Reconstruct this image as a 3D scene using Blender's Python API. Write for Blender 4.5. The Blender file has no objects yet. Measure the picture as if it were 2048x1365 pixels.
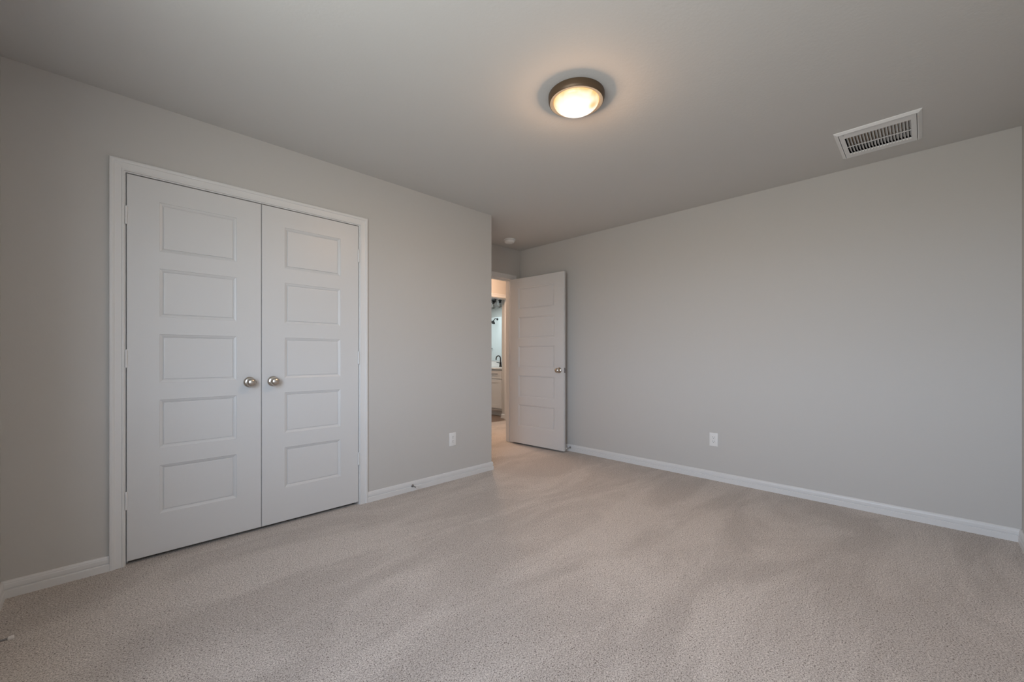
import bpy, bmesh, math, random
from mathutils import Vector, Matrix

S = bpy.context.scene
COL = S.collection
PI = math.pi

# ------------------------------------------------------------------ camera
CAM_H = 1.095
F_PX = 822.0
cam_d = bpy.data.cameras.new('camera')
cam = bpy.data.objects.new('camera', cam_d)
COL.objects.link(cam)
cam.location = (0, 0, CAM_H)
cam.rotation_euler = (PI / 2, 0, -PI / 4)
cam_d.sensor_width = 36.0
cam_d.lens = F_PX / 2048 * 36.0
cam_d.shift_y = 29.5 / 2048
cam_d.clip_start = 0.02
S.camera = cam

# ------------------------------------------------------------------ world, light, exposure
S.view_settings.view_transform = 'Standard'
S.view_settings.look = 'None'
S.view_settings.gamma = 1.0
S.view_settings.use_curve_mapping = False
S.view_settings.exposure = 0.97
S.cycles.use_denoising = True
S.cycles.max_bounces = 10
S.cycles.diffuse_bounces = 6
S.cycles.sample_clamp_indirect = 6.0
S.cycles.caustics_reflective = False
S.cycles.caustics_refractive = False

world = bpy.data.worlds.new('overcast sky')
S.world = world
world.use_nodes = True
wn, wl = world.node_tree.nodes, world.node_tree.links
bg = wn['Background']
w_tc = wn.new('ShaderNodeTexCoord')
w_sep = wn.new('ShaderNodeSeparateXYZ')
w_rp = wn.new('ShaderNodeValToRGB')
w_mr = wn.new('ShaderNodeMapRange')
w_mr.inputs['From Min'].default_value = -1.0
w_rp.color_ramp.elements[0].position = 0.47
w_rp.color_ramp.elements[0].color = (0.46, 0.48, 0.47, 1)      # ground outside
w_rp.color_ramp.elements[1].position = 0.52
w_rp.color_ramp.elements[1].color = (0.77, 0.90, 1.06, 1)      # bright hazy horizon
w_e = w_rp.color_ramp.elements.new(0.62)
w_e.color = (0.69, 0.83, 1.02, 1)
w_e = w_rp.color_ramp.elements.new(0.85)
w_e.color = (0.26, 0.32, 0.42, 1)                              # darker sky overhead
wl.new(w_tc.outputs['Generated'], w_sep.inputs[0])
wl.new(w_sep.outputs['Z'], w_mr.inputs['Value'])
wl.new(w_mr.outputs[0], w_rp.inputs['Fac'])
wl.new(w_rp.outputs['Color'], bg.inputs[0])
bg.inputs[1].default_value = 8.2


def area(name, loc, rot, sx, sy, power, color, spread=180.0):
    d = bpy.data.lights.new(name, 'AREA')
    d.shape = 'RECTANGLE'
    d.size, d.size_y = sx, sy
    d.energy = power
    d.color = color
    d.spread = math.radians(spread)
    o = bpy.data.objects.new(name, d)
    o.location, o.rotation_euler = loc, rot
    COL.objects.link(o)
    return o


def point(name, loc, power, color, radius):
    d = bpy.data.lights.new(name, 'POINT')
    d.energy, d.color, d.shadow_soft_size = power, color, radius
    o = bpy.data.objects.new(name, d)
    o.location = loc
    COL.objects.link(o)
    return o


# daylight comes through the window in the wall behind the camera's left; a sampling portal stands in its opening
WY0, WY1, WZ0, WZ1 = -0.14, 1.50, 0.80, 2.10
XB, YN, TW = -0.32, -0.41, 0.115
pl = area('window_portal', (XB - 0.02, (WY0 + WY1) / 2, (WZ0 + WZ1) / 2), (PI / 2, 0, -PI / 2), WY1 - WY0, WZ1 - WZ0, 1.0, (1, 1, 1))
pl.data.cycles.is_portal = True
# hall lamp and bathroom lamp / daylight beyond the doorway
point('hall_lamp_light', (3.75, 4.35, 2.25), 25.0, (1.0, 0.68, 0.48), 0.10)
area('bathroom_daylight', (4.75, 7.3, 2.40), (0, 0, 0), 1.2, 1.6, 17.0, (0.84, 0.96, 1.0))

# ------------------------------------------------------------------ materials


def mat(name, color, rough=0.6, metal=0.0, spec=0.5, bump=None, **kw):
    m = bpy.data.materials.new(name)
    m.use_nodes = True
    nt = m.node_tree
    b = nt.nodes['Principled BSDF']
    b.inputs['Base Color'].default_value = (*color, 1)
    b.inputs['Roughness'].default_value = rough
    b.inputs['Metallic'].default_value = metal
    b.inputs['Specular IOR Level'].default_value = spec
    for k, v in kw.items():
        b.inputs[k].default_value = v
    if bump:
        scale, strength, dist = bump
        tc = nt.nodes.new('ShaderNodeTexCoord')
        n = nt.nodes.new('ShaderNodeTexNoise')
        n.inputs['Scale'].default_value = scale
        n.inputs['Detail'].default_value = 2.0
        bn = nt.nodes.new('ShaderNodeBump')
        bn.inputs['Strength'].default_value = strength
        bn.inputs['Distance'].default_value = dist
        nt.links.new(tc.outputs['Object'], n.inputs['Vector'])
        nt.links.new(n.outputs['Fac'], bn.inputs['Height'])
        nt.links.new(bn.outputs['Normal'], b.inputs['Normal'])
    return m


M_WALL = mat('greige wall paint', (0.565, 0.552, 0.530), 0.75, spec=0.3, bump=(120, 0.10, 0.002))
M_CEIL = mat('ceiling paint', (0.60, 0.595, 0.58), 0.85, spec=0.2, bump=(75, 0.15, 0.004))
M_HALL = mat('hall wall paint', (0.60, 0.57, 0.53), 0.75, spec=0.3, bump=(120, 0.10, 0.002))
M_TRIM = mat('white trim paint', (0.73, 0.73, 0.725), 0.38, spec=0.5)
M_DOOR = mat('white door paint', (0.665, 0.665, 0.662), 0.36, spec=0.5, bump=(240, 0.05, 0.001))
M_PLASTIC = mat('white plastic', (0.80, 0.80, 0.79), 0.35)
M_SLOT = mat('dark slot', (0.06, 0.06, 0.06), 0.7)
M_NICKEL = mat('satin nickel', (0.60, 0.555, 0.50), 0.27, metal=1.0)
M_STEEL = mat('dull steel', (0.32, 0.31, 0.31), 0.35, metal=1.0)
M_BRONZE = mat('bronze rim paint', (0.135, 0.088, 0.052), 0.42, metal=0.4)
M_LIP_GLOW = mat('inner lip glow tone', (0.80, 0.62, 0.44), 0.4)  # warm light from the dome on the lip, put into its base colour
M_VENT = mat('vent white enamel', (0.80, 0.81, 0.81), 0.4)
M_DUCT = mat('brown duct board', (0.40, 0.27, 0.17), 0.9)
M_BLACK = mat('matte black metal', (0.012, 0.012, 0.013), 0.4)
M_CAB = mat('white cabinet paint', (0.70, 0.68, 0.66), 0.4)
M_COUNTER = mat('white counter', (0.80, 0.80, 0.79), 0.25)
M_MIRROR = mat('mirror silver', (0.90, 0.93, 0.92), 0.01, metal=1.0)
M_TILE = mat('white shower panel', (0.84, 0.86, 0.86), 0.2)
M_GLASS = mat('clear glass', (1, 1, 1), 0.02, **{'Transmission Weight': 1.0, 'IOR': 1.3})
M_PANE = bpy.data.materials.new('window glass')
M_PANE.use_nodes = True
_n, _l = M_PANE.node_tree.nodes, M_PANE.node_tree.links
_t, _g, _m = _n.new('ShaderNodeBsdfTransparent'), _n.new('ShaderNodeBsdfGlossy'), _n.new('ShaderNodeMixShader')
_g.inputs['Roughness'].default_value = 0.02
_m.inputs[0].default_value = 0.06
_l.new(_t.outputs[0], _m.inputs[1])
_l.new(_g.outputs[0], _m.inputs[2])
_l.new(_m.outputs[0], _n['Material Output'].inputs['Surface'])
M_BULB = mat('bulb glass', (0.85, 0.85, 0.82), 0.3)
M_RUBBER = mat('white rubber', (0.72, 0.69, 0.66), 0.6)


def carpet_mat():
    m = bpy.data.materials.new('beige cut pile carpet')
    m.use_nodes = True
    nt = m.node_tree
    N, L = nt.nodes, nt.links
    b = N['Principled BSDF']
    b.inputs['Roughness'].default_value = 0.95
    b.inputs['Specular IOR Level'].default_value = 0.1
    b.inputs['Sheen Weight'].default_value = 0.08
    tc = N.new('ShaderNodeTexCoord')
    # little twisted yarn ends, warped so that they run in every direction
    warp = N.new('ShaderNodeTexNoise')
    warp.inputs['Scale'].default_value = 85
    warp.inputs['Detail'].default_value = 1
    L.new(tc.outputs['Object'], warp.inputs['Vector'])
    wm = N.new('ShaderNodeVectorMath'); wm.operation = 'MULTIPLY_ADD'
    wm.inputs[1].default_value = (0.013, 0.013, 0.0)
    L.new(warp.outputs['Color'], wm.inputs[0])
    L.new(tc.outputs['Object'], wm.inputs[2])
    yarn = N.new('ShaderNodeTexNoise')
    yarn.inputs['Scale'].default_value = 215
    yarn.inputs['Detail'].default_value = 2.5
    yarn.inputs['Roughness'].default_value = 0.6
    L.new(wm.outputs[0], yarn.inputs['Vector'])
    r1 = N.new('ShaderNodeValToRGB')
    e = r1.color_ramp.elements
    e[0].position, e[0].color = 0.36, (0.21, 0.178, 0.155, 1)  # darkest yarn tone, with the shade between yarns put into the colour
    e[1].position, e[1].color = 0.64, (0.79, 0.732, 0.682, 1)
    mid = e.new(0.46); mid.color = (0.535, 0.488, 0.448, 1)
    L.new(yarn.outputs['Fac'], r1.inputs['Fac'])
    # vacuum strokes: pile brushed one way or the other
    mp = N.new('ShaderNodeMapping')
    mp.inputs['Rotation'].default_value = (0, 0, math.radians(58))
    mp.inputs['Scale'].default_value = (0.75, 2.1, 1)
    L.new(tc.outputs['Object'], mp.inputs['Vector'])
    big = N.new('ShaderNodeTexNoise')
    big.inputs['Scale'].default_value = 1.1
    big.inputs['Detail'].default_value = 5.0
    big.inputs['Roughness'].default_value = 0.6
    big.inputs['Distortion'].default_value = 0.6
    L.new(mp.outputs[0], big.inputs['Vector'])
    r2 = N.new('ShaderNodeValToRGB')
    e = r2.color_ramp.elements
    e[0].position, e[0].color = 0.43, (0.885, 0.88, 0.875, 1)
    e[1].position, e[1].color = 0.57, (1.05, 1.05, 1.05, 1)
    L.new(big.outputs['Fac'], r2.inputs['Fac'])
    mx = N.new('ShaderNodeMix'); mx.data_type = 'RGBA'; mx.blend_type = 'MULTIPLY'
    mx.inputs['Factor'].default_value = 1.0
    L.new(r1.outputs['Color'], mx.inputs['A'])
    L.new(r2.outputs['Color'], mx.inputs['B'])
    L.new(mx.outputs['Result'], b.inputs['Base Color'])
    bn = N.new('ShaderNodeBump')
    bn.inputs['Strength'].default_value = 0.6
    bn.inputs['Distance'].default_value = 0.006
    L.new(yarn.outputs['Fac'], bn.inputs['Height'])
    L.new(bn.outputs['Normal'], b.inputs['Normal'])
    return m


M_CARPET = carpet_mat()


def plank_mat():
    m = mat('brown vinyl plank', (0.20, 0.13, 0.09), 0.4)
    nt = m.node_tree
    tc = nt.nodes.new('ShaderNodeTexCoord')
    br = nt.nodes.new('ShaderNodeTexBrick')
    br.inputs['Scale'].default_value = 1.0
    br.inputs['Brick Width'].default_value = 1.2
    br.inputs['Row Height'].default_value = 0.15
    br.inputs['Mortar Size'].default_value = 0.002
    br.inputs['Color1'].default_value = (0.22, 0.145, 0.10, 1)
    br.inputs['Color2'].default_value = (0.16, 0.105, 0.075, 1)
    br.inputs['Mortar'].default_value = (0.06, 0.04, 0.03, 1)
    nt.links.new(tc.outputs['Object'], br.inputs['Vector'])
    nt.links.new(br.outputs['Color'], nt.nodes['Principled BSDF'].inputs['Base Color'])
    return m


M_PLANK = plank_mat()


def dome_mat():
    """Lit alabaster glass: brightest where the bulbs sit, amber towards the rim."""
    m = bpy.data.materials.new('lit alabaster glass')
    m.use_nodes = True
    nt = m.node_tree
    N, L = nt.nodes, nt.links
    b = N['Principled BSDF']
    b.inputs['Base Color'].default_value = (0.30, 0.27, 0.23, 1)
    b.inputs['Roughness'].default_value = 0.2
    tc = N.new('ShaderNodeTexCoord')
    sep = N.new('ShaderNodeVectorMath'); sep.operation = 'MULTIPLY'
    sep.inputs[1].default_value = (1, 1, 0)
    L.new(tc.outputs['Object'], sep.inputs[0])
    ln = N.new('ShaderNodeVectorMath'); ln.operation = 'LENGTH'
    L.new(sep.outputs[0], ln.inputs[0])
    nz = N.new('ShaderNodeTexNoise')
    nz.inputs['Scale'].default_value = 14
    nz.inputs['Distortion'].default_value = 1.0
    L.new(tc.outputs['Object'], nz.inputs['Vector'])
    ma = N.new('ShaderNodeMath'); ma.operation = 'MULTIPLY_ADD'
    ma.inputs[1].default_value = 0.03
    L.new(nz.outputs['Fac'], ma.inputs[0])
    L.new(ln.outputs['Value'], ma.inputs[2])
    mr = N.new('ShaderNodeMapRange')
    mr.inputs['From Min'].default_value = 0.030
    mr.inputs['From Max'].default_value = 0.132
    L.new(ma.outputs[0], mr.inputs['Value'])
    rc = N.new('ShaderNodeValToRGB')
    e = rc.color_ramp.elements
    e[0].position, e[0].color = 0.0, (1.0, 0.97, 0.96, 1)
    e[1].position, e[1].color = 1.0, (0.95, 0.50, 0.16, 1)
    x = e.new(0.62); x.color = (1.0, 0.94, 0.88, 1)
    x = e.new(0.84); x.color = (1.0, 0.84, 0.60, 1)
    L.new(mr.outputs[0], rc.inputs['Fac'])
    # amber spot on one side of the dome
    ds = N.new('ShaderNodeVectorMath'); ds.operation = 'DISTANCE'
    ds.inputs[1].default_value = (0.035, -0.078, -0.068)
    L.new(tc.outputs['Object'], ds.inputs[0])
    dr_ = N.new('ShaderNodeMapRange')
    dr_.interpolation_type = 'SMOOTHSTEP'
    dr_.inputs['From Min'].default_value = 0.004
    dr_.inputs['From Max'].default_value = 0.042
    dr_.inputs['To Min'].default_value = 0.9
    dr_.inputs['To Max'].default_value = 0.0
    L.new(ds.outputs['Value'], dr_.inputs['Value'])
    am = N.new('ShaderNodeMix'); am.data_type = 'RGBA'
    am.inputs['B'].default_value = (0.80, 0.48, 0.14, 1)
    L.new(dr_.outputs[0], am.inputs['Factor'])
    L.new(rc.outputs['Color'], am.inputs['A'])
    st = N.new('ShaderNodeValue')
    st.outputs[0].default_value = 0.56
    L.new(am.outputs['Result'], b.inputs['Emission Color'])
    L.new(st.outputs[0], b.inputs['Emission Strength'])
    return m


M_DOME = dome_mat()

# ------------------------------------------------------------------ mesh helpers


def link(name, bm, m, parent=None, smooth=False, loc=None):
    bmesh.ops.recalc_face_normals(bm, faces=bm.faces)
    me = bpy.data.meshes.new(name)
    bm.to_mesh(me)
    bm.free()
    for x in (m if isinstance(m, (list, tuple)) else [m]):
        me.materials.append(x)
    if smooth:
        for p in me.polygons:
            p.use_smooth = True
        me.set_sharp_from_angle(angle=math.radians(35))
    o = bpy.data.objects.new(name, me)
    COL.objects.link(o)
    if parent is not None:
        o.parent = parent
    if loc is not None:
        o.location = loc
    return o


def empty(name, loc, rz=0.0):
    o = bpy.data.objects.new(name, None)
    o.empty_display_size = 0.1
    o.location = loc
    o.rotation_euler = (0, 0, rz)
    COL.objects.link(o)
    return o


def tag(o, label=None, cat=None, group=None, kind=None):
    for k, v in (('label', label), ('category', cat), ('group', group), ('kind', kind)):
        if v:
            o[k] = v
    return o


def struct(o, label, cat):
    return tag(o, label, cat, kind='structure')


def add_box(bm, lo, hi, bev=0.0, seg=2):
    lo, hi = Vector(lo), Vector(hi)
    r = bmesh.ops.create_cube(bm, size=1.0, matrix=Matrix.Translation((lo + hi) / 2) @ Matrix.Diagonal((*(hi - lo), 1)))
    if bev > 0:
        es = list({e for v in r['verts'] for e in v.link_edges})
        bmesh.ops.bevel(bm, geom=es, offset=bev, segments=seg, profile=0.5, affect='EDGES')
    return bm


def box(lo, hi, bev=0.0, seg=2):
    return add_box(bmesh.new(), lo, hi, bev, seg)


def prism(outline, axis, a, b):
    """Extrude a 2D outline along an axis; outline is (x,z) for 'y', (y,z) for 'x', (x,y) for 'z'."""
    bm = bmesh.new()
    f = {'y': lambda p, h: (p[0], h, p[1]), 'x': lambda p, h: (h, p[0], p[1]), 'z': lambda p, h: (p[0], p[1], h)}[axis]
    va = [bm.verts.new(f(p, a)) for p in outline]
    vb = [bm.verts.new(f(p, b)) for p in outline]
    bm.faces.new(va)
    bm.faces.new(vb[::-1])
    n = len(outline)
    for i in range(n):
        bm.faces.new((va[i], vb[i], vb[(i + 1) % n], va[(i + 1) % n]))
    return bm


def add_lathe(bm, prof, seg=48, mtx=None, mat_index=0):
    """Revolve (r, h) about Z; mtx places it."""
    mtx = mtx or Matrix.Identity(4)
    rings = []
    for r, h in prof:
        if r < 1e-6:
            rings.append([bm.verts.new(mtx @ Vector((0, 0, h)))])
        else:
            rings.append([bm.verts.new(mtx @ Vector((r * math.cos(2 * PI * i / seg), r * math.sin(2 * PI * i / seg), h))) for i in range(seg)])
    for A, B in zip(rings, rings[1:]):
        for i in range(seg):
            j = (i + 1) % seg
            if len(A) == 1 and len(B) == 1:
                continue
            if len(A) == 1:
                f = bm.faces.new((A[0], B[i], B[j]))
            elif len(B) == 1:
                f = bm.faces.new((A[i], A[j], B[0]))
            else:
                f = bm.faces.new((A[i], A[j], B[j], B[i]))
            f.material_index = mat_index
    return bm


def lathe(prof, seg=48, mtx=None):
    return add_lathe(bmesh.new(), prof, seg, mtx)


def to_dir(origin, d):
    """Matrix that sends +Z to direction d at origin."""
    return Matrix.Translation(Vector(origin)) @ Vector((0, 0, 1)).rotation_difference(Vector(d)).to_matrix().to_4x4()


def add_tube(bm, pts, r, seg=12):
    pts = [Vector(p) for p in pts]
    rings = []
    up = None
    for i, p in enumerate(pts):
        t = (pts[min(i + 1, len(pts) - 1)] - pts[max(i - 1, 0)]).normalized()
        if up is None:
            up = t.orthogonal().normalized()
        up = (up - t * up.dot(t)).normalized()
        s = t.cross(up)
        rr = r[i] if isinstance(r, (list, tuple)) else r
        rings.append([bm.verts.new(p + (up * math.cos(2 * PI * k / seg) + s * math.sin(2 * PI * k / seg)) * rr) for k in range(seg)])
    for A, B in zip(rings, rings[1:]):
        for k in range(seg):
            bm.faces.new((A[k], A[(k + 1) % seg], B[(k + 1) % seg], B[k]))
    bm.faces.new(rings[0][::-1])
    bm.faces.new(rings[-1])
    return bm


def tube(pts, r, seg=12):
    return add_tube(bmesh.new(), pts, r, seg)


def sweep(path, prof, f, side=1):
    """Sweep a closed profile [(offset, height)] along a mitred 2D polyline; f maps (u, v, height) to 3D."""
    bm = bmesh.new()
    P = [Vector(p) for p in path]
    rings = []
    for i, p in enumerate(P):
        ns = []
        for a, b in ((i - 1, i), (i, i + 1)):
            if a >= 0 and b < len(P):
                d = (P[b] - P[a]).normalized()
                ns.append(Vector((-d.y, d.x)) * side)
        n = ns[0] if len(ns) == 1 else (ns[0] + ns[1]) / (1 + ns[0].dot(ns[1]))
        rings.append([bm.verts.new(f(p.x + n.x * o, p.y + n.y * o, h)) for o, h in prof])
    k = len(prof)
    for A, B in zip(rings, rings[1:]):
        for i in range(k):
            bm.faces.new((A[i], A[(i + 1) % k], B[(i + 1) % k], B[i]))
    bm.faces.new(rings[0])
    bm.faces.new(rings[-1][::-1])
    return bm


# ------------------------------------------------------------------ room shell
H = 2.445                      # ceiling height
YL = 2.935                     # closet wall face
XF = 3.82                      # long wall face on the right
XC = 2.656                     # outside corner of the closet wall
YE = 3.674                     # entry door wall face
YH0, YH1 = 3.79, 4.95          # hall
T = 0.115
DZ = 2.052                     # top of the door openings

floor = link('floor', prism([(XB - T, YN - T), (6.0, YN - T), (6.0, 5.0), (XB - T, 5.0)], 'z', -0.12, 0.0), M_CARPET)
struct(floor, 'beige cut pile carpet covering the bedroom and hall floor', 'floor')
bfloor = link('bathroom_floor', box((3.63, 5.0, -0.12), (6.0, 8.72, -0.004)), M_PLANK)
struct(bfloor, 'brown plank floor seen in the bathroom beyond the hall', 'floor')

# ceiling with a cut-out for the air vent
VX0, VX1, VY0, VY1 = 3.232, 3.532, 0.036, 0.352
xs = [XB - T, VX0, VX1, 6.0]
ys = [YN - T, VY0, VY1, 8.72]
bm = bmesh.new()
g0 = [[bm.verts.new((x, y, H)) for y in ys] for x in xs]
g1 = [[bm.verts.new((x, y, H + 0.15)) for y in ys] for x in xs]
for i in range(3):
    for j in range(3):
        if (i, j) == (1, 1):
            continue
        bm.faces.new((g0[i][j], g0[i + 1][j], g0[i + 1][j + 1], g0[i][j + 1]))
        bm.faces.new((g1[i][j], g1[i][j + 1], g1[i + 1][j + 1], g1[i + 1][j]))
for G in (((0, 0), (0, 1)), ((0, 1), (0, 2)), ((0, 2), (0, 3)), ((3, 0), (3, 1)), ((3, 1), (3, 2)), ((3, 2), (3, 3)),
          ((0, 0), (1, 0)), ((1, 0), (2, 0)), ((2, 0), (3, 0)), ((0, 3), (1, 3)), ((1, 3), (2, 3)), ((2, 3), (3, 3)),
          ((1, 1), (1, 2)), ((2, 1), (2, 2)), ((1, 1), (2, 1)), ((1, 2), (2, 2))):
    (a, b), (c, d) = G
    bm.faces.new((g0[a][b], g0[c][d], g1[c][d], g1[a][b]))
struct(link('ceiling', bm, M_CEIL), 'flat lightly textured grey beige ceiling', 'ceiling')

CX0, CX1 = 0.075, 1.358        # closet rough opening
w = prism([(XB - T, 0), (CX0, 0), (CX0, DZ + 0.015), (CX1, DZ + 0.015), (CX1, 0), (XC, 0), (XC, H), (XB - T, H)], 'y', YL, YL + T)
struct(link('wall_left', w, M_WALL), 'greige wall with the double closet doors', 'wall')
w = prism([(XB - T, 0.0), (XC, 0), (XC, H), (XB - T, H)], 'y', YE + 0.002, YH0 - 0.002)
struct(link('wall_closet_back', w, M_WALL), 'greige back wall inside the closet', 'wall')
struct(link('wall_closet_side', box((XB - T, YL + T, 0), (XB, YE + 0.002, H)), M_WALL), 'greige side wall inside the closet', 'wall')
struct(link('wall_alcove', box((XC - T, YL + T, 0), (XC, YE + 0.002, H)), M_WALL),
       'short greige return wall of the entry alcove behind the closet corner', 'wall')
EX0, EX1 = 2.860, 3.677        # entry clear opening
w = prism([(XC, 0), (EX0 - 0.02, 0), (EX0 - 0.02, DZ + 0.02), (EX1 + 0.018, DZ + 0.02), (EX1 + 0.018, 0), (6.0, 0), (6.0, H), (XC, H)], 'y', YE, YH0)
struct(link('wall_entry', w, M_WALL), 'greige wall around the open bedroom door', 'wall')
struct(link('wall_right', box((XF, YN - T, 0), (XF + T, YE, H)), M_WALL), 'long blank greige wall on the right', 'wall')
struct(link('wall_near', box((XB - T, YN - T, 0), (XF, YN, H)), M_WALL), 'greige wall at the right edge', 'wall')
# window wall, built round its opening
w = bmesh.new()
ay = [YN, WY0, WY1, YL]
az = [0, WZ0, WZ1, H]
fa = [[w.verts.new((XB, y, z)) for z in az] for y in ay]
fb = [[w.verts.new((XB - T, y, z)) for z in az] for y in ay]
for i in range(3):
    for j in range(3):
        if (i, j) == (1, 1):
            continue
        w.faces.new((fa[i][j], fa[i + 1][j], fa[i + 1][j + 1], fa[i][j + 1]))
        w.faces.new((fb[i][j], fb[i][j + 1], fb[i + 1][j + 1], fb[i + 1][j]))
for (a, b), (c, d) in (((1, 1), (1, 2)), ((2, 1), (2, 2)), ((1, 1), (2, 1)), ((1, 2), (2, 2))):
    w.faces.new((fa[a][b], fa[c][d], fb[c][d], fb[a][b]))
struct(link('wall_back', w, M_WALL), 'greige window wall at the far left edge', 'wall')
wr = empty('window_1', (XB - 0.07, (WY0 + WY1) / 2, WZ0))
struct(wr, 'white framed window in the wall behind the camera', 'window')
hw, hh = (WY1 - WY0) / 2, WZ1 - WZ0
wf = bmesh.new()
for lo, hi in (((-0.03, -hw, 0), (0.03, -hw + 0.05, hh)), ((-0.03, hw - 0.05, 0), (0.03, hw, hh)),
               ((-0.03, -hw + 0.05, 0), (0.03, hw - 0.05, 0.05)), ((-0.03, -hw + 0.05, hh - 0.05), (0.03, hw - 0.05, hh)),
               ((-0.02, -0.025, 0.05), (0.02, 0.025, hh - 0.05)), ((-0.019, -hw + 0.05, hh / 2 - 0.02), (0.019, hw - 0.05, hh / 2 + 0.02))):
    add_box(wf, lo, hi)
link('window_frame', wf, M_TRIM, wr)
link('pane', box((-0.026, -hw + 0.05, 0.05), (-0.022, hw - 0.05, hh - 0.05)), M_PANE, wr)

# hall and bathroom
BX0, BX1 = 4.07, 4.883         # bathroom clear opening
w = prism([(1.5, 0), (BX0 - 0.02, 0), (BX0 - 0.02, DZ + 0.02), (BX1 + 0.018, DZ + 0.02), (BX1 + 0.018, 0), (6.0, 0), (6.0, H), (1.5, H)], 'y', YH1, YH1 + T)
struct(link('wall_hall', w, M_HALL), 'warmly lit hall wall above the bathroom doorway', 'wall')
struct(link('wall_hall_west', box((1.5 - T, YH0, 0), (1.5, YH1 + T, H)), M_HALL), 'end wall of the hall', 'wall')
struct(link('wall_hall_east', box((6.0, YE, 0), (6.0 + T, 8.72, H)), M_HALL), 'other end wall of the hall', 'wall')
YB = YH1 + T
struct(link('wall_bathroom_vanity', box((5.6, YB, 0), (5.6 + T, 8.6, H)), M_WALL), 'bathroom wall behind the mirror', 'wall')
struct(link('wall_bathroom_shower', box((3.75 - T, YB, 0), (3.75, 8.6, H)), M_WALL), 'bathroom wall reflected above the shower panel', 'wall')
struct(link('wall_bathroom_end', box((3.75 - T, 8.6, 0), (6.0, 8.72, H)), M_WALL), 'end wall of the bathroom', 'wall')
struct(link('wall_bathroom_stub', box((4.97, YB, 0), (5.6, 5.218, H)), M_WALL), 'short wall beside the vanity inside the bathroom doorway', 'wall')

# ------------------------------------------------------------------ baseboards, casings, jambs
BASE = [(0, 0), (0.0155, 0), (0.0155, 0.0335), (0.0145, 0.0355), (0.0085, 0.0365), (0.0085, 0.0400), (0.0120, 0.0425),
        (0.0120, 0.060), (0.0100, 0.066), (0.0105, 0.068), (0.008, 0.0735), (0.004, 0.0765), (0, 0.0765)]
fl = lambda u, v, h: (u, v, h)


def baseboard(name, path, label, side=1):
    return struct(link(name, sweep(path, BASE, fl, side), M_TRIM), label, 'baseboard')


KX0, KX1 = 0.0307, 1.4006      # closet casing outer edges
baseboard('baseboard_left', [(XB, YL), (KX0, YL)], 'white baseboard left of the closet doors', -1)
baseboard('baseboard_closet', [(KX1, YL), (XC, YL), (XC, YE)], 'white baseboard between closet and alcove, turning the corner', -1)
baseboard('baseboard_right', [(XF, YN), (XF, YE), (EX1 + 0.068, YE)], 'long white baseboard along the right wall', 1)
baseboard('baseboard_back', [(XB, YN), (XB, YL)], 'white baseboard at the far left edge', -1)
baseboard('baseboard_near', [(XB, YN), (XF, YN)], 'white baseboard at the right edge', 1)
baseboard('baseboard_bathroom', [(4.97, YB), (4.97, 5.218), (5.12, 5.218)], 'end of white baseboard beside the vanity', 1)

CAS = [(0, 0), (0, 0.008), (0.003, 0.0105), (0.009, 0.0105), (0.0105, 0.0075), (0.013, 0.0085), (0.034, 0.0110), (0.037, 0.0115), (0.040, 0.0155),
       (0.046, 0.017), (0.053, 0.017), (0.0565, 0.0150), (0.057, 0.012), (0.057, 0)]


def casing_frame(name, x0, x1, ztop, y, label, facing=-1, jamb_depth=T, wall_y=None, gap=0.0):
    """Casing round a clear opening x0..x1 and the jamb lining it; facing = which side of the wall."""
    root = empty(name, ((x0 + x1) / 2, y, 0))
    struct(root, label, 'door trim')
    xm = (x0 + x1) / 2
    rv = 0.005
    path = [(x0 - rv - xm, 0), (x0 - rv - xm, ztop + rv), (x1 + rv - xm, ztop + rv), (x1 + rv - xm, 0)]
    link('casing', sweep(path, CAS, lambda u, v, h: (u, h * facing, v), 1), M_TRIM, root)
    jt = 0.0155
    e0, e1 = 0.0005, jamb_depth - 0.0005
    if facing > 0:
        e0, e1 = -e1, -e0
    jp = [(0, e0), (jt, e0), (jt, e1), (0, e1)]
    link('jamb', sweep([(x0 - xm, 0), (x0 - xm, ztop), (x1 - xm, ztop), (x1 - xm, 0)], jp, lambda u, v, h: (u, h, v), 1), M_TRIM, root)
    return root, xm


t1, xm = casing_frame('trim_1', 0.0907, 1.3425, DZ, YL, 'white moulded casing around the double closet doors')
sp = [(0, 0.042), (0.011, 0.042), (0.011, 0.075), (0, 0.075)]
link('stop_strip', sweep([(0.0907 - xm, 0), (0.0907 - xm, DZ), (1.3425 - xm, DZ), (1.3425 - xm, 0)], sp, lambda u, v, h: (u, h, v), -1), M_TRIM, t1)
t2, xm = casing_frame('trim_2', EX0, EX1, DZ, YE, 'white casing and jamb of the open bedroom doorway')
link('stop_strip', sweep([(EX0 - xm, 0), (EX0 - xm, DZ), (EX1 - xm, DZ), (EX1 - xm, 0)], sp, lambda u, v, h: (u, h, v), -1), M_TRIM, t2)
t3, xm = casing_frame('trim_3', BX0, BX1, DZ, YH1, 'peach lit white casing of the bathroom doorway across the hall')
link('strike_plate', box((BX1 - xm - 0.0025, 0.030, 0.925), (BX1 - xm + 0.0004, 0.060, 0.985)), M_STEEL, t3)

# ------------------------------------------------------------------ panel doors
PZ = [(0.215, 0.479), (0.572, 0.836), (0.929, 1.193), (1.286, 1.550), (1.643, 1.910)]   # panels above leaf bottom


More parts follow.
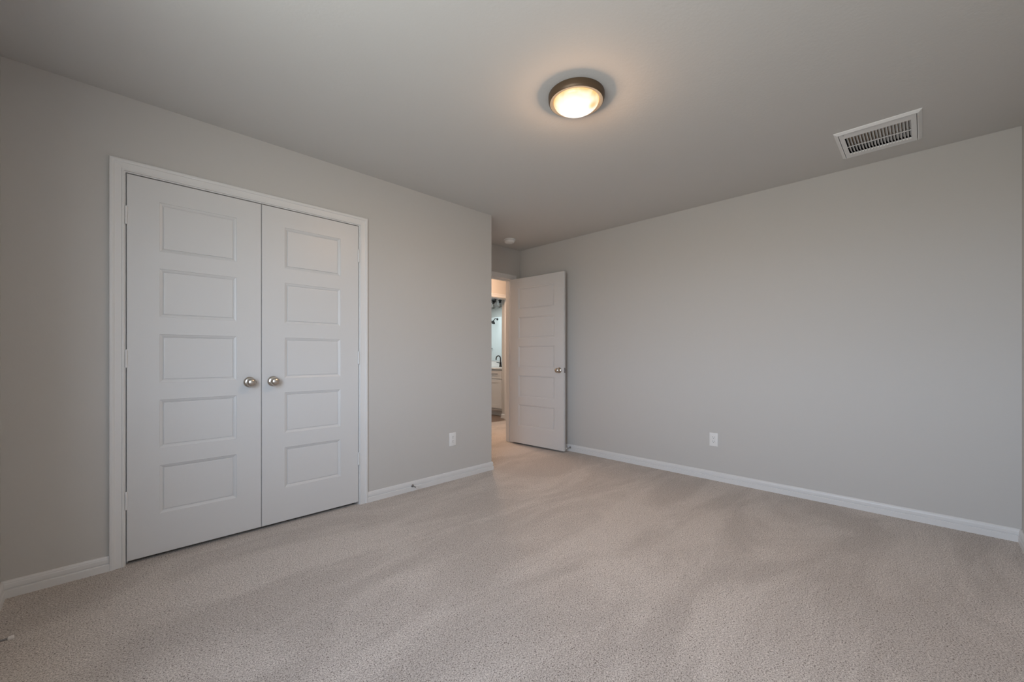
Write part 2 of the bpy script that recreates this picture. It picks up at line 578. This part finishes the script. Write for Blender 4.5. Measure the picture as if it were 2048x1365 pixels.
def leaf_mesh(w, h, t, mx=0.131):
    """Five-panel leaf: x 0..w, y 0 (front, faces -y)..t, z 0..h, moulded panels on both faces."""
    bm = bmesh.new()
    c = 0.0025
    xs_ = [c, mx, w - mx, w - c]
    zs_ = [c]
    for a, b in PZ:
        zs_ += [a, b]
    zs_.append(h - c)
    rings = [(0.0, 0.0), (0.0012, 0.0030), (0.0110, 0.0070), (0.0175, 0.0120), (0.0185, 0.0120), (0.0195, 0.0075), (0.023, 0.0070)]
    for y0, s in ((0.0, 1), (t, -1)):
        for i in range(3):
            for j in range(len(zs_) - 1):
                x0, x1, z0, z1 = xs_[i], xs_[i + 1], zs_[j], zs_[j + 1]
                if i == 1 and j % 2 == 1:
                    prev = None
                    for o, d in rings:
                        r = [bm.verts.new(p) for p in ((x0 + o, y0 + s * d, z0 + o), (x1 - o, y0 + s * d, z0 + o),
                                                       (x1 - o, y0 + s * d, z1 - o), (x0 + o, y0 + s * d, z1 - o))]
                        if prev:
                            for k in range(4):
                                bm.faces.new((prev[k], prev[(k + 1) % 4], r[(k + 1) % 4], r[k]))
                        prev = r
                    bm.faces.new(prev)
                else:
                    bm.faces.new([bm.verts.new((x, y0, z)) for x, z in ((x0, z0), (x1, z0), (x1, z1), (x0, z1))])
        # eased edge
        inn = [(c, c), (w - c, c), (w - c, h - c), (c, h - c)]
        out = [(0, 0), (w, 0), (w, h), (0, h)]
        for k in range(4):
            a, b = k, (k + 1) % 4
            bm.faces.new([bm.verts.new(p) for p in ((inn[a][0], y0, inn[a][1]), (inn[b][0], y0, inn[b][1]),
                                                    (out[b][0], y0 + s * c, out[b][1]), (out[a][0], y0 + s * c, out[a][1]))])
    out = [(0, 0), (w, 0), (w, h), (0, h)]
    for k in range(4):
        a, b = out[k], out[(k + 1) % 4]
        bm.faces.new([bm.verts.new(p) for p in ((a[0], c, a[1]), (b[0], c, b[1]), (b[0], t - c, b[1]), (a[0], t - c, a[1]))])
    bmesh.ops.remove_doubles(bm, verts=bm.verts, dist=1e-5)
    return bm


KNOB = [(0.0, 0.0655), (0.010, 0.0648), (0.019, 0.0615), (0.0255, 0.055), (0.0275, 0.047), (0.0255, 0.039), (0.019, 0.0325),
        (0.013, 0.0295), (0.0115, 0.026), (0.0115, 0.010)]
ROSE = [(0.0118, 0.0125), (0.021, 0.0110), (0.0285, 0.0070), (0.0325, 0.0030), (0.0333, 0.0), (0.0, 0.0)]


def knob(parent, loc, d):
    k = link('door_knob', lathe(KNOB, 40, to_dir((0, 0, 0), d)), M_NICKEL, parent, True, loc)
    k['label'] = 'round satin nickel knob'
    link('rosette', lathe(ROSE, 40, to_dir((0, 0, 0), d)), M_NICKEL, k, True)
    return k


def hinge(parent, loc, m, leaf_dx):
    """Hinge barrel with three knuckles and pin heads, standing in the gap beside the leaf."""
    bm = bmesh.new()
    hl = 0.089
    pr = [(0, -hl / 2 - 0.004), (0.0035, -hl / 2 - 0.003), (0.005, -hl / 2)]
    k = hl / 5
    for i in range(5):
        z0 = -hl / 2 + i * k
        pr += [(0.0062, z0 + 0.0004), (0.0062, z0 + k - 0.0004), (0.0057, z0 + k)]
    pr += [(0.0045, hl / 2 + 0.001), (0.0035, hl / 2 + 0.004), (0, hl / 2 + 0.0045)]
    add_lathe(bm, pr, 16)
    add_box(bm, (-0.0012, 0.002, -hl / 2), (0.0012, 0.030, hl / 2))
    return link('hinge', bm, m, parent, True, loc)


LEAF_H = 2.028
LB = 0.0195
HZ = (0.318, 1.060, 1.810)


def closet_door(name, x0, x1, label, knob_right):
    w = x1 - x0
    d = link(name, leaf_mesh(w, LEAF_H, 0.035), M_DOOR, None, False, (x0, YL + 0.0015, LB))
    struct(d, label, 'door')
    knob(d, ((w - 0.0635) if knob_right else 0.0635, 0, 0.932 - LB), (0, -1, 0))
    for z in HZ:
        hinge(d, (-0.0016 if knob_right else w + 0.0016, -0.0045, z), M_TRIM, 0)
    return d


closet_door('door_1', 0.094, 0.7117, 'white five panel closet door on the left, hinged at its left side', True)
closet_door('door_2', 0.7147, 1.339, 'white five panel closet door on the right, hinged at its right side', False)

# entry door, swung open against the right wall; built closed (towards -x) then turned about its hinge pin
EW = 0.811
bm = leaf_mesh(EW, LEAF_H, 0.035)
bmesh.ops.translate(bm, verts=bm.verts, vec=(-EW - 0.003, 0.007, 0))
d3 = link('door_3', bm, M_DOOR, None, False, (EX1 - 0.001, YE - 0.008, LB))
d3.rotation_euler = (0, 0, math.radians(92.7))
struct(d3, 'white five panel bedroom door standing open against the right wall', 'door')
knob(d3, (-EW - 0.003 + 0.062, 0.042, 0.930 - LB), (0, 1, 0))
knob(d3, (-EW - 0.003 + 0.062, 0.007, 0.930 - LB), (0, -1, 0))
for z in HZ:
    hinge(d3, (0, 0, z), M_NICKEL, 0)
bm = box((-EW - 0.0040, 0.012, -0.028), (-EW - 0.0028, 0.037, 0.028))
add_box(bm, (-EW - 0.0115, 0.019, -0.008), (-EW - 0.0040, 0.031, 0.008), 0.002)
link('latch_plate', bm, M_STEEL, d3, False, (0, 0, 0.930 - LB))

# ------------------------------------------------------------------ ceiling lamp
LX, LY = 1.742, 1.271
lamp = empty('ceiling_light', (LX, LY, H))
tag(lamp, 'lit round flush ceiling light with bronze rim and frosted glass dome', 'ceiling light')
RIM = [(0.0, 0.0), (0.1415, 0.0), (0.1435, -0.002), (0.1440, -0.012), (0.1430, -0.026), (0.1405, -0.034), (0.1365, -0.0385),
       (0.1340, -0.0385), (0.1335, -0.030), (0.0, -0.028)]
link('rim', lathe(RIM, 72), M_BRONZE, lamp, True)
LIP = [(0.1355, -0.0386), (0.1320, -0.0400), (0.1250, -0.0385), (0.1175, -0.0345), (0.1160, -0.0310), (0.1340, -0.0305)]
link('inner_ring', lathe(LIP, 72), M_LIP_GLOW, lamp, True)
DOME = [(0.1158, -0.029)]
for i in range(0, 15):
    a = PI / 2 * i / 14
    DOME.append((0.1158 * math.cos(a), -0.031 - 0.055 * math.sin(a)))
link('glass_dome', lathe(DOME, 72), M_DOME, lamp, True)
bulb = area('ceiling_lamp_light', (LX, LY, H - 0.091), (0, 0, 0), 0.16, 0.16, 3.8, (1.0, 0.67, 0.42))
bulb.data.shape = 'DISK'
point('ceiling_lamp_glow', (LX, LY, H - 0.102), 2.8, (1.0, 0.60, 0.34), 0.02)

# ------------------------------------------------------------------ smoke detector
sd = empty('smoke_detector', (3.353, 3.393, H))
tag(sd, 'small round white smoke detector on the alcove ceiling', 'smoke detector')
link('base_plate', lathe([(0, 0), (0.067, 0), (0.068, -0.003), (0.067, -0.011), (0.062, -0.012), (0, -0.012)], 48), M_PLASTIC, sd, True)
link('cover', lathe([(0.054, -0.012), (0.060, -0.015), (0.0605, -0.020), (0.056, -0.034), (0.050, -0.040), (0.030, -0.044), (0.028, -0.0425), (0, -0.0435)], 48), M_PLASTIC, sd, True)
link('test_button', lathe([(0.012, -0.0425), (0.0115, -0.0455), (0, -0.046)], 24), M_PLASTIC, sd, True)

# ------------------------------------------------------------------ ceiling air vent
FX0, FX1, FY0, FY1 = 3.157, 3.592, 0.002, 0.388
vent = empty('ceiling_vent', ((FX0 + FX1) / 2, (FY0 + FY1) / 2, H))
tag(vent, 'white metal air vent with rows of slats in the ceiling', 'air vent')
ox, oy = vent.location.x, vent.location.y


def ring_mesh(r):
    """Rectangular rings [(inset from frame edge, z)] joined into a picture-frame surface."""
    bm = bmesh.new()
    prev = None
    for ins, z in r:
        a = [bm.verts.new(p) for p in ((FX0 + ins - ox, FY0 + ins - oy, z), (FX1 - ins - ox, FY0 + ins - oy, z),
                                       (FX1 - ins - ox, FY1 - ins - oy, z), (FX0 + ins - ox, FY1 - ins - oy, z))]
        if prev:
            for k in range(4):
                bm.faces.new((prev[k], prev[(k + 1) % 4], a[(k + 1) % 4], a[k]))
        prev = a
    return bm


link('frame', ring_mesh([(0.0, 0.0), (0.001, -0.003), (0.016, -0.013), (0.0205, -0.0135), (0.0205, -0.0005)]), M_VENT, vent)
# face plate with two long slots left open for the slats
SX = [3.240, 3.381, 3.391, 3.497]
SY = [0.046, 0.342]
bm = bmesh.new()
gx = [FX0 + 0.0235, SX[0], SX[1], SX[2], SX[3], FX1 - 0.0235]
gy = [FY0 + 0.0235, SY[0], SY[1], FY1 - 0.0235]
for zz in (-0.014, -0.0125):
    G = [[bm.verts.new((x - ox, y - oy, zz)) for y in gy] for x in gx]
    for i in range(5):
        for j in range(3):
            if j == 1 and i in (1, 3):
                continue
            bm.faces.new((G[i][j], G[i + 1][j], G[i + 1][j + 1], G[i][j + 1]))
    if zz == -0.014:
        G0 = G
for i0, i1 in ((1, 2), (3, 4)):
    for (a, b), (c, d) in (((i0, 1), (i1, 1)), ((i0, 2), (i1, 2)), ((i0, 1), (i0, 2)), ((i1, 1), (i1, 2))):
        bm.faces.new((G0[a][b], G0[c][d], G[c][d], G[a][b]))
link('face_plate', bm, M_VENT, vent)
NS = 20
bm = bmesh.new()
for i in range(NS + 1):
    y = SY[0] + (SY[1] - SY[0]) * i / NS
    tilt = 0.0118
    for x0, x1 in ((SX[0], SX[1]), (SX[2], SX[3])):
        r = bmesh.ops.create_cube(bm, size=1.0, matrix=Matrix.Translation(((x0 + x1) / 2 - ox, y - oy, -0.005)) @ Matrix.Diagonal((x1 - x0, 0.0012, 0.017, 1)))
        for v in r['verts']:
            if v.co.z > -0.005:
                v.co.y += tilt
link('grille', bm, M_VENT, vent)
bm = bmesh.new()
for i in range(NS):
    y = SY[0] + (SY[1] - SY[0]) * (i + 0.5) / NS
    add_box(bm, (3.503 - ox, y - 0.0042 - oy, -0.0205), (3.514 - ox, y + 0.0042 - oy, -0.0138), 0.001, 1)
add_box(bm, (3.5155 - ox, SY[0] - oy, -0.0160), (3.519 - ox, SY[1] - oy, -0.0138))
link('damper_edge', bm, M_PLASTIC, vent)
bm = box((VX0 - ox, VY0 - oy, -0.002), (VX1 - ox, VY1 - oy, 0.14))
bmesh.ops.delete(bm, geom=[f for f in bm.faces if f.normal.z < -0.9], context='FACES_ONLY')
link('duct', bm, M_DUCT, vent)
link('added_damper', box((VX0 + 0.012 - ox, VY0 + 0.012 - oy, 0.040), (VX1 - 0.012 - ox, VY1 - 0.012 - oy, 0.043)), M_DUCT, vent)  # blade added above the slats to catch light in the gaps
link('screw', lathe([(0, -0.0165), (0.003, -0.016), (0.0035, -0.0145)], 12), M_STEEL, vent, True, (FX0 + 0.03 - ox, FY1 - 0.045 - oy, 0.001))

# ------------------------------------------------------------------ wall outlets


def outlet(loc, rz, label):
    """Rectangular duplex outlet; local -y faces the room."""
    r = empty('wall_outlet', loc, rz)
    tag(r, label, 'wall outlet', 'bedroom wall outlets')
    link('cover_plate', box((-0.0355, -0.0062, -0.0585), (0.0355, 0.0, 0.0585), 0.003, 3), M_PLASTIC, r, True)
    bm = box((-0.0165, -0.0078, -0.0335), (0.0165, -0.0050, 0.0335), 0.0008, 1)
    link('receptacle', bm, M_PLASTIC, r)
    for zc in (0.0185, -0.0185):
        for x, ww, hh_, dz in ((-0.0063, 0.0022, 0.0085, 0.004), (0.0063, 0.0022, 0.0075, 0.004), (0.0, 0.0052, 0.0050, -0.0075)):
            link('slot', box((x - ww / 2, -0.0081, zc + dz - hh_ / 2), (x + ww / 2, -0.0070, zc + dz + hh_ / 2)), M_SLOT, r)
    return r


outlet((2.192, YL, 0.359), 0, 'white outlet low on the closet wall near the outside corner')
outlet((XF, 1.304, 0.357), -PI / 2, 'white outlet low on the long right wall')

# ------------------------------------------------------------------ door stops on the baseboards


def door_stop(loc, d, label):
    r = empty('door_stop', loc)
    tag(r, label, 'door stop', 'door stops on the baseboards')
    m = to_dir((0, 0, 0), d)
    link('base', lathe([(0, 0), (0.0125, 0), (0.0125, 0.002), (0.009, 0.006), (0.006, 0.007), (0, 0.007)], 24, m), M_STEEL, r, True)
    link('shaft', lathe([(0.0042, 0.005), (0.0038, 0.012), (0.0038, 0.062), (0.006, 0.064), (0.006, 0.066), (0, 0.066)], 16, m), M_STEEL, r, True)
    link('rubber_tip', lathe([(0.0065, 0.065), (0.0080, 0.067), (0.0080, 0.078), (0.0065, 0.080), (0, 0.0805)], 20, m), M_RUBBER, r, True)
    return r


door_stop((1.782, YL - 0.0115, 0.0415), (0, -1, 0), 'small metal door stop on the baseboard between closet and outside corner')
door_stop((XF - 0.0115, 2.862, 0.0415), (-1, 0, 0), 'small metal door stop on the baseboard beside the open door')
door_stop((XB + 0.0115, 2.388, 0.05), (1, 0, 0), 'white tipped door stop at the far left edge above the carpet')

# ------------------------------------------------------------------ bathroom: vanity, counter, faucet, mirror, light, shower
VXF, VXB = 5.062, 5.598
van = empty('bathroom_vanity', (VXF, 5.224, 0))
tag(van, 'white shaker bathroom vanity seen through both doorways', 'vanity')
o = van.location
bm = prism([(0.018, 0.105), (0.018, 0.848), (VXB - VXF, 0.848), (VXB - VXF, 0.0), (0.085, 0.0), (0.085, 0.105)], 'y', 0, 1.50)
# prism 'y' outline is (x, z)
link('cabinet_body', bm, M_CAB, van)


def shaker(y0, y1, z0, z1, fr=0.062):
    bm = bmesh.new()
    rings = [(0, 0.018), (0, 0.001), (0.001, 0.0), (fr, 0.0), (fr + 0.001, 0.007)]
    prev = None
    for i, d in rings:
        r = [bm.verts.new(p) for p in ((d, y0 + i, z0 + i), (d, y1 - i, z0 + i), (d, y1 - i, z1 - i), (d, y0 + i, z1 - i))]
        if prev:
            for k in range(4):
                bm.faces.new((prev[k], prev[(k + 1) % 4], r[(k + 1) % 4], r[k]))
        prev = r
    bm.faces.new(prev)
    return bm


def pull(parent, y, z, vertical=False):
    a = Vector((0, 0, 0.064)) if vertical else Vector((0, 0.064, 0))
    c = Vector((-0.028, y, z))
    bm = tube([c - a * 1.15, c + a * 1.15], 0.0055, 10)
    for s in (-1, 1):
        add_tube(bm, [c + a * s, c + a * s + Vector((0.028, 0, 0))], 0.0045, 8)
    return link('bar_pull', bm, M_BLACK, parent, True)


for y0 in (0.108, 0.565, 1.022):
    dr = link('drawer', shaker(y0, y0 + 0.445, 0.680, 0.838, 0.0), M_CAB, van)
    pull(dr, y0 + 0.160, 0.766)
    link('cabinet_door', shaker(y0, y0 + 0.445, 0.145, 0.668), M_CAB, van)

cb = box((VXF - 0.022, 5.222, 0.850), (VXB, 6.75, 0.880), 0.003)
ct = link('countertop', cb, M_COUNTER, None)
tag(ct, 'white countertop with backsplash on the bathroom vanity', 'countertop')
link('backsplash', box((VXB - 0.018, 5.222, 0.880), (VXB, 6.75, 0.985), 0.002), M_COUNTER, ct)

fc = empty('faucet', (5.50, 5.817, 0.8802))
tag(fc, 'matte black gooseneck faucet on the white bathroom counter', 'faucet')
link('faucet_base', lathe([(0, 0), (0.029, 0), (0.029, 0.006), (0.025, 0.012), (0.021, 0.05), (0.019, 0.085), (0.013, 0.090), (0, 0.090)], 28), M_BLACK, fc, True)
pts = [(0, 0, 0.085), (0, 0, 0.155)]
for i in range(1, 13):
    a = PI * i / 12
    pts.append((-0.058 + 0.058 * math.cos(a), 0, 0.155 + 0.058 * math.sin(a)))
pts.append((-0.116, 0, 0.135))
link('spout', tube(pts, 0.0115, 14), M_BLACK, fc, True)
link('lever', tube([(-0.012, 0.0, 0.072), (-0.045, 0.02, 0.082), (-0.075, 0.035, 0.088)], [0.008, 0.006, 0.005], 10), M_BLACK, fc, True)

mr = link('wall_mirror', box((VXB - 0.006, 5.30, 0.992), (VXB + 0.0005, 6.70, 2.070), 0.0015, 1), M_MIRROR)
tag(mr, 'frameless mirror above the bathroom vanity reflecting the shower', 'mirror')

vl = empty('vanity_light', (5.6, 6.1235, 2.206))
tag(vl, 'black bar light with clear glass shades above the bathroom mirror', 'wall light')
link('back_plate', box((-0.022, -0.055, -0.04), (0, 0.055, 0.04), 0.004), M_BLACK, vl)
link('bar', tube([(-0.10, -0.34, 0.004), (-0.10, 0.34, 0.004)], 0.007, 10), M_BLACK, vl, True)
link('arm', tube([(-0.02, 0, 0.0), (-0.10, 0, 0.004)], 0.008, 10), M_BLACK, vl, True)
for dy in (-0.2925, -0.0975, 0.0975, 0.2925):
    s = link('socket', lathe([(0, 0.004), (0.010, 0.0), (0.010, -0.022), (0.036, -0.026), (0.037, -0.034), (0.026, -0.040), (0.024, -0.078), (0, -0.078)], 24), M_BLACK, vl, True, (-0.10, dy, 0))
    link('glass_shade', lathe([(0.030, -0.041), (0.046, -0.046), (0.048, -0.060), (0.048, -0.165), (0.0465, -0.165), (0.0465, -0.061), (0.030, -0.044)], 28), M_PANE, s, True)
    link('bulb', lathe([(0.012, -0.082), (0.016, -0.095), (0.025, -0.115), (0.027, -0.130), (0.020, -0.147), (0, -0.154)], 20), M_BULB, s, True)

sp_ = link('shower_surround', box((3.7505, 7.805, 0.42), (3.772, 8.598, 2.118), 0.004), M_TILE)
tag(sp_, 'glossy white shower panel reflected in the bathroom mirror', 'shower panel')
sh = empty('shower_fixture', (3.772, 7.955, 2.06))
tag(sh, 'black shower head on a short arm reflected in the bathroom mirror', 'shower head')
link('flange', lathe([(0, 0), (0.030, 0), (0.028, 0.006), (0.012, 0.010), (0, 0.010)], 24, to_dir((0, 0, 0), (1, 0, 0))), M_BLACK, sh, True)
link('arm', tube([(0.005, 0, 0), (0.06, 0, 0.012), (0.095, 0, 0.004), (0.12, 0, -0.022), (0.135, 0, -0.045)], 0.0105, 12), M_BLACK, sh, True)
link('spray_head', lathe([(0, -0.012), (0.014, -0.010), (0.018, 0.010), (0.058, 0.050), (0.064, 0.062), (0.062, 0.068), (0, 0.070)], 28, to_dir((0.135, 0, -0.045), (0.5, 0, -0.85))), M_BLACK, sh, True)
sv = empty('shower_valve', (3.772, 8.15, 1.28))
tag(sv, 'dark shower valve lever reflected low in the bathroom mirror', 'shower valve')
link('trim_plate', lathe([(0, 0), (0.05, 0), (0.048, 0.005), (0, 0.006)], 28, to_dir((0, 0, 0), (1, 0, 0))), M_TILE, sv, True)
link('lever', tube([(0.004, 0, 0), (0.05, 0, 0), (0.055, 0.05, 0.0)], 0.009, 10), M_BLACK, sv, True)
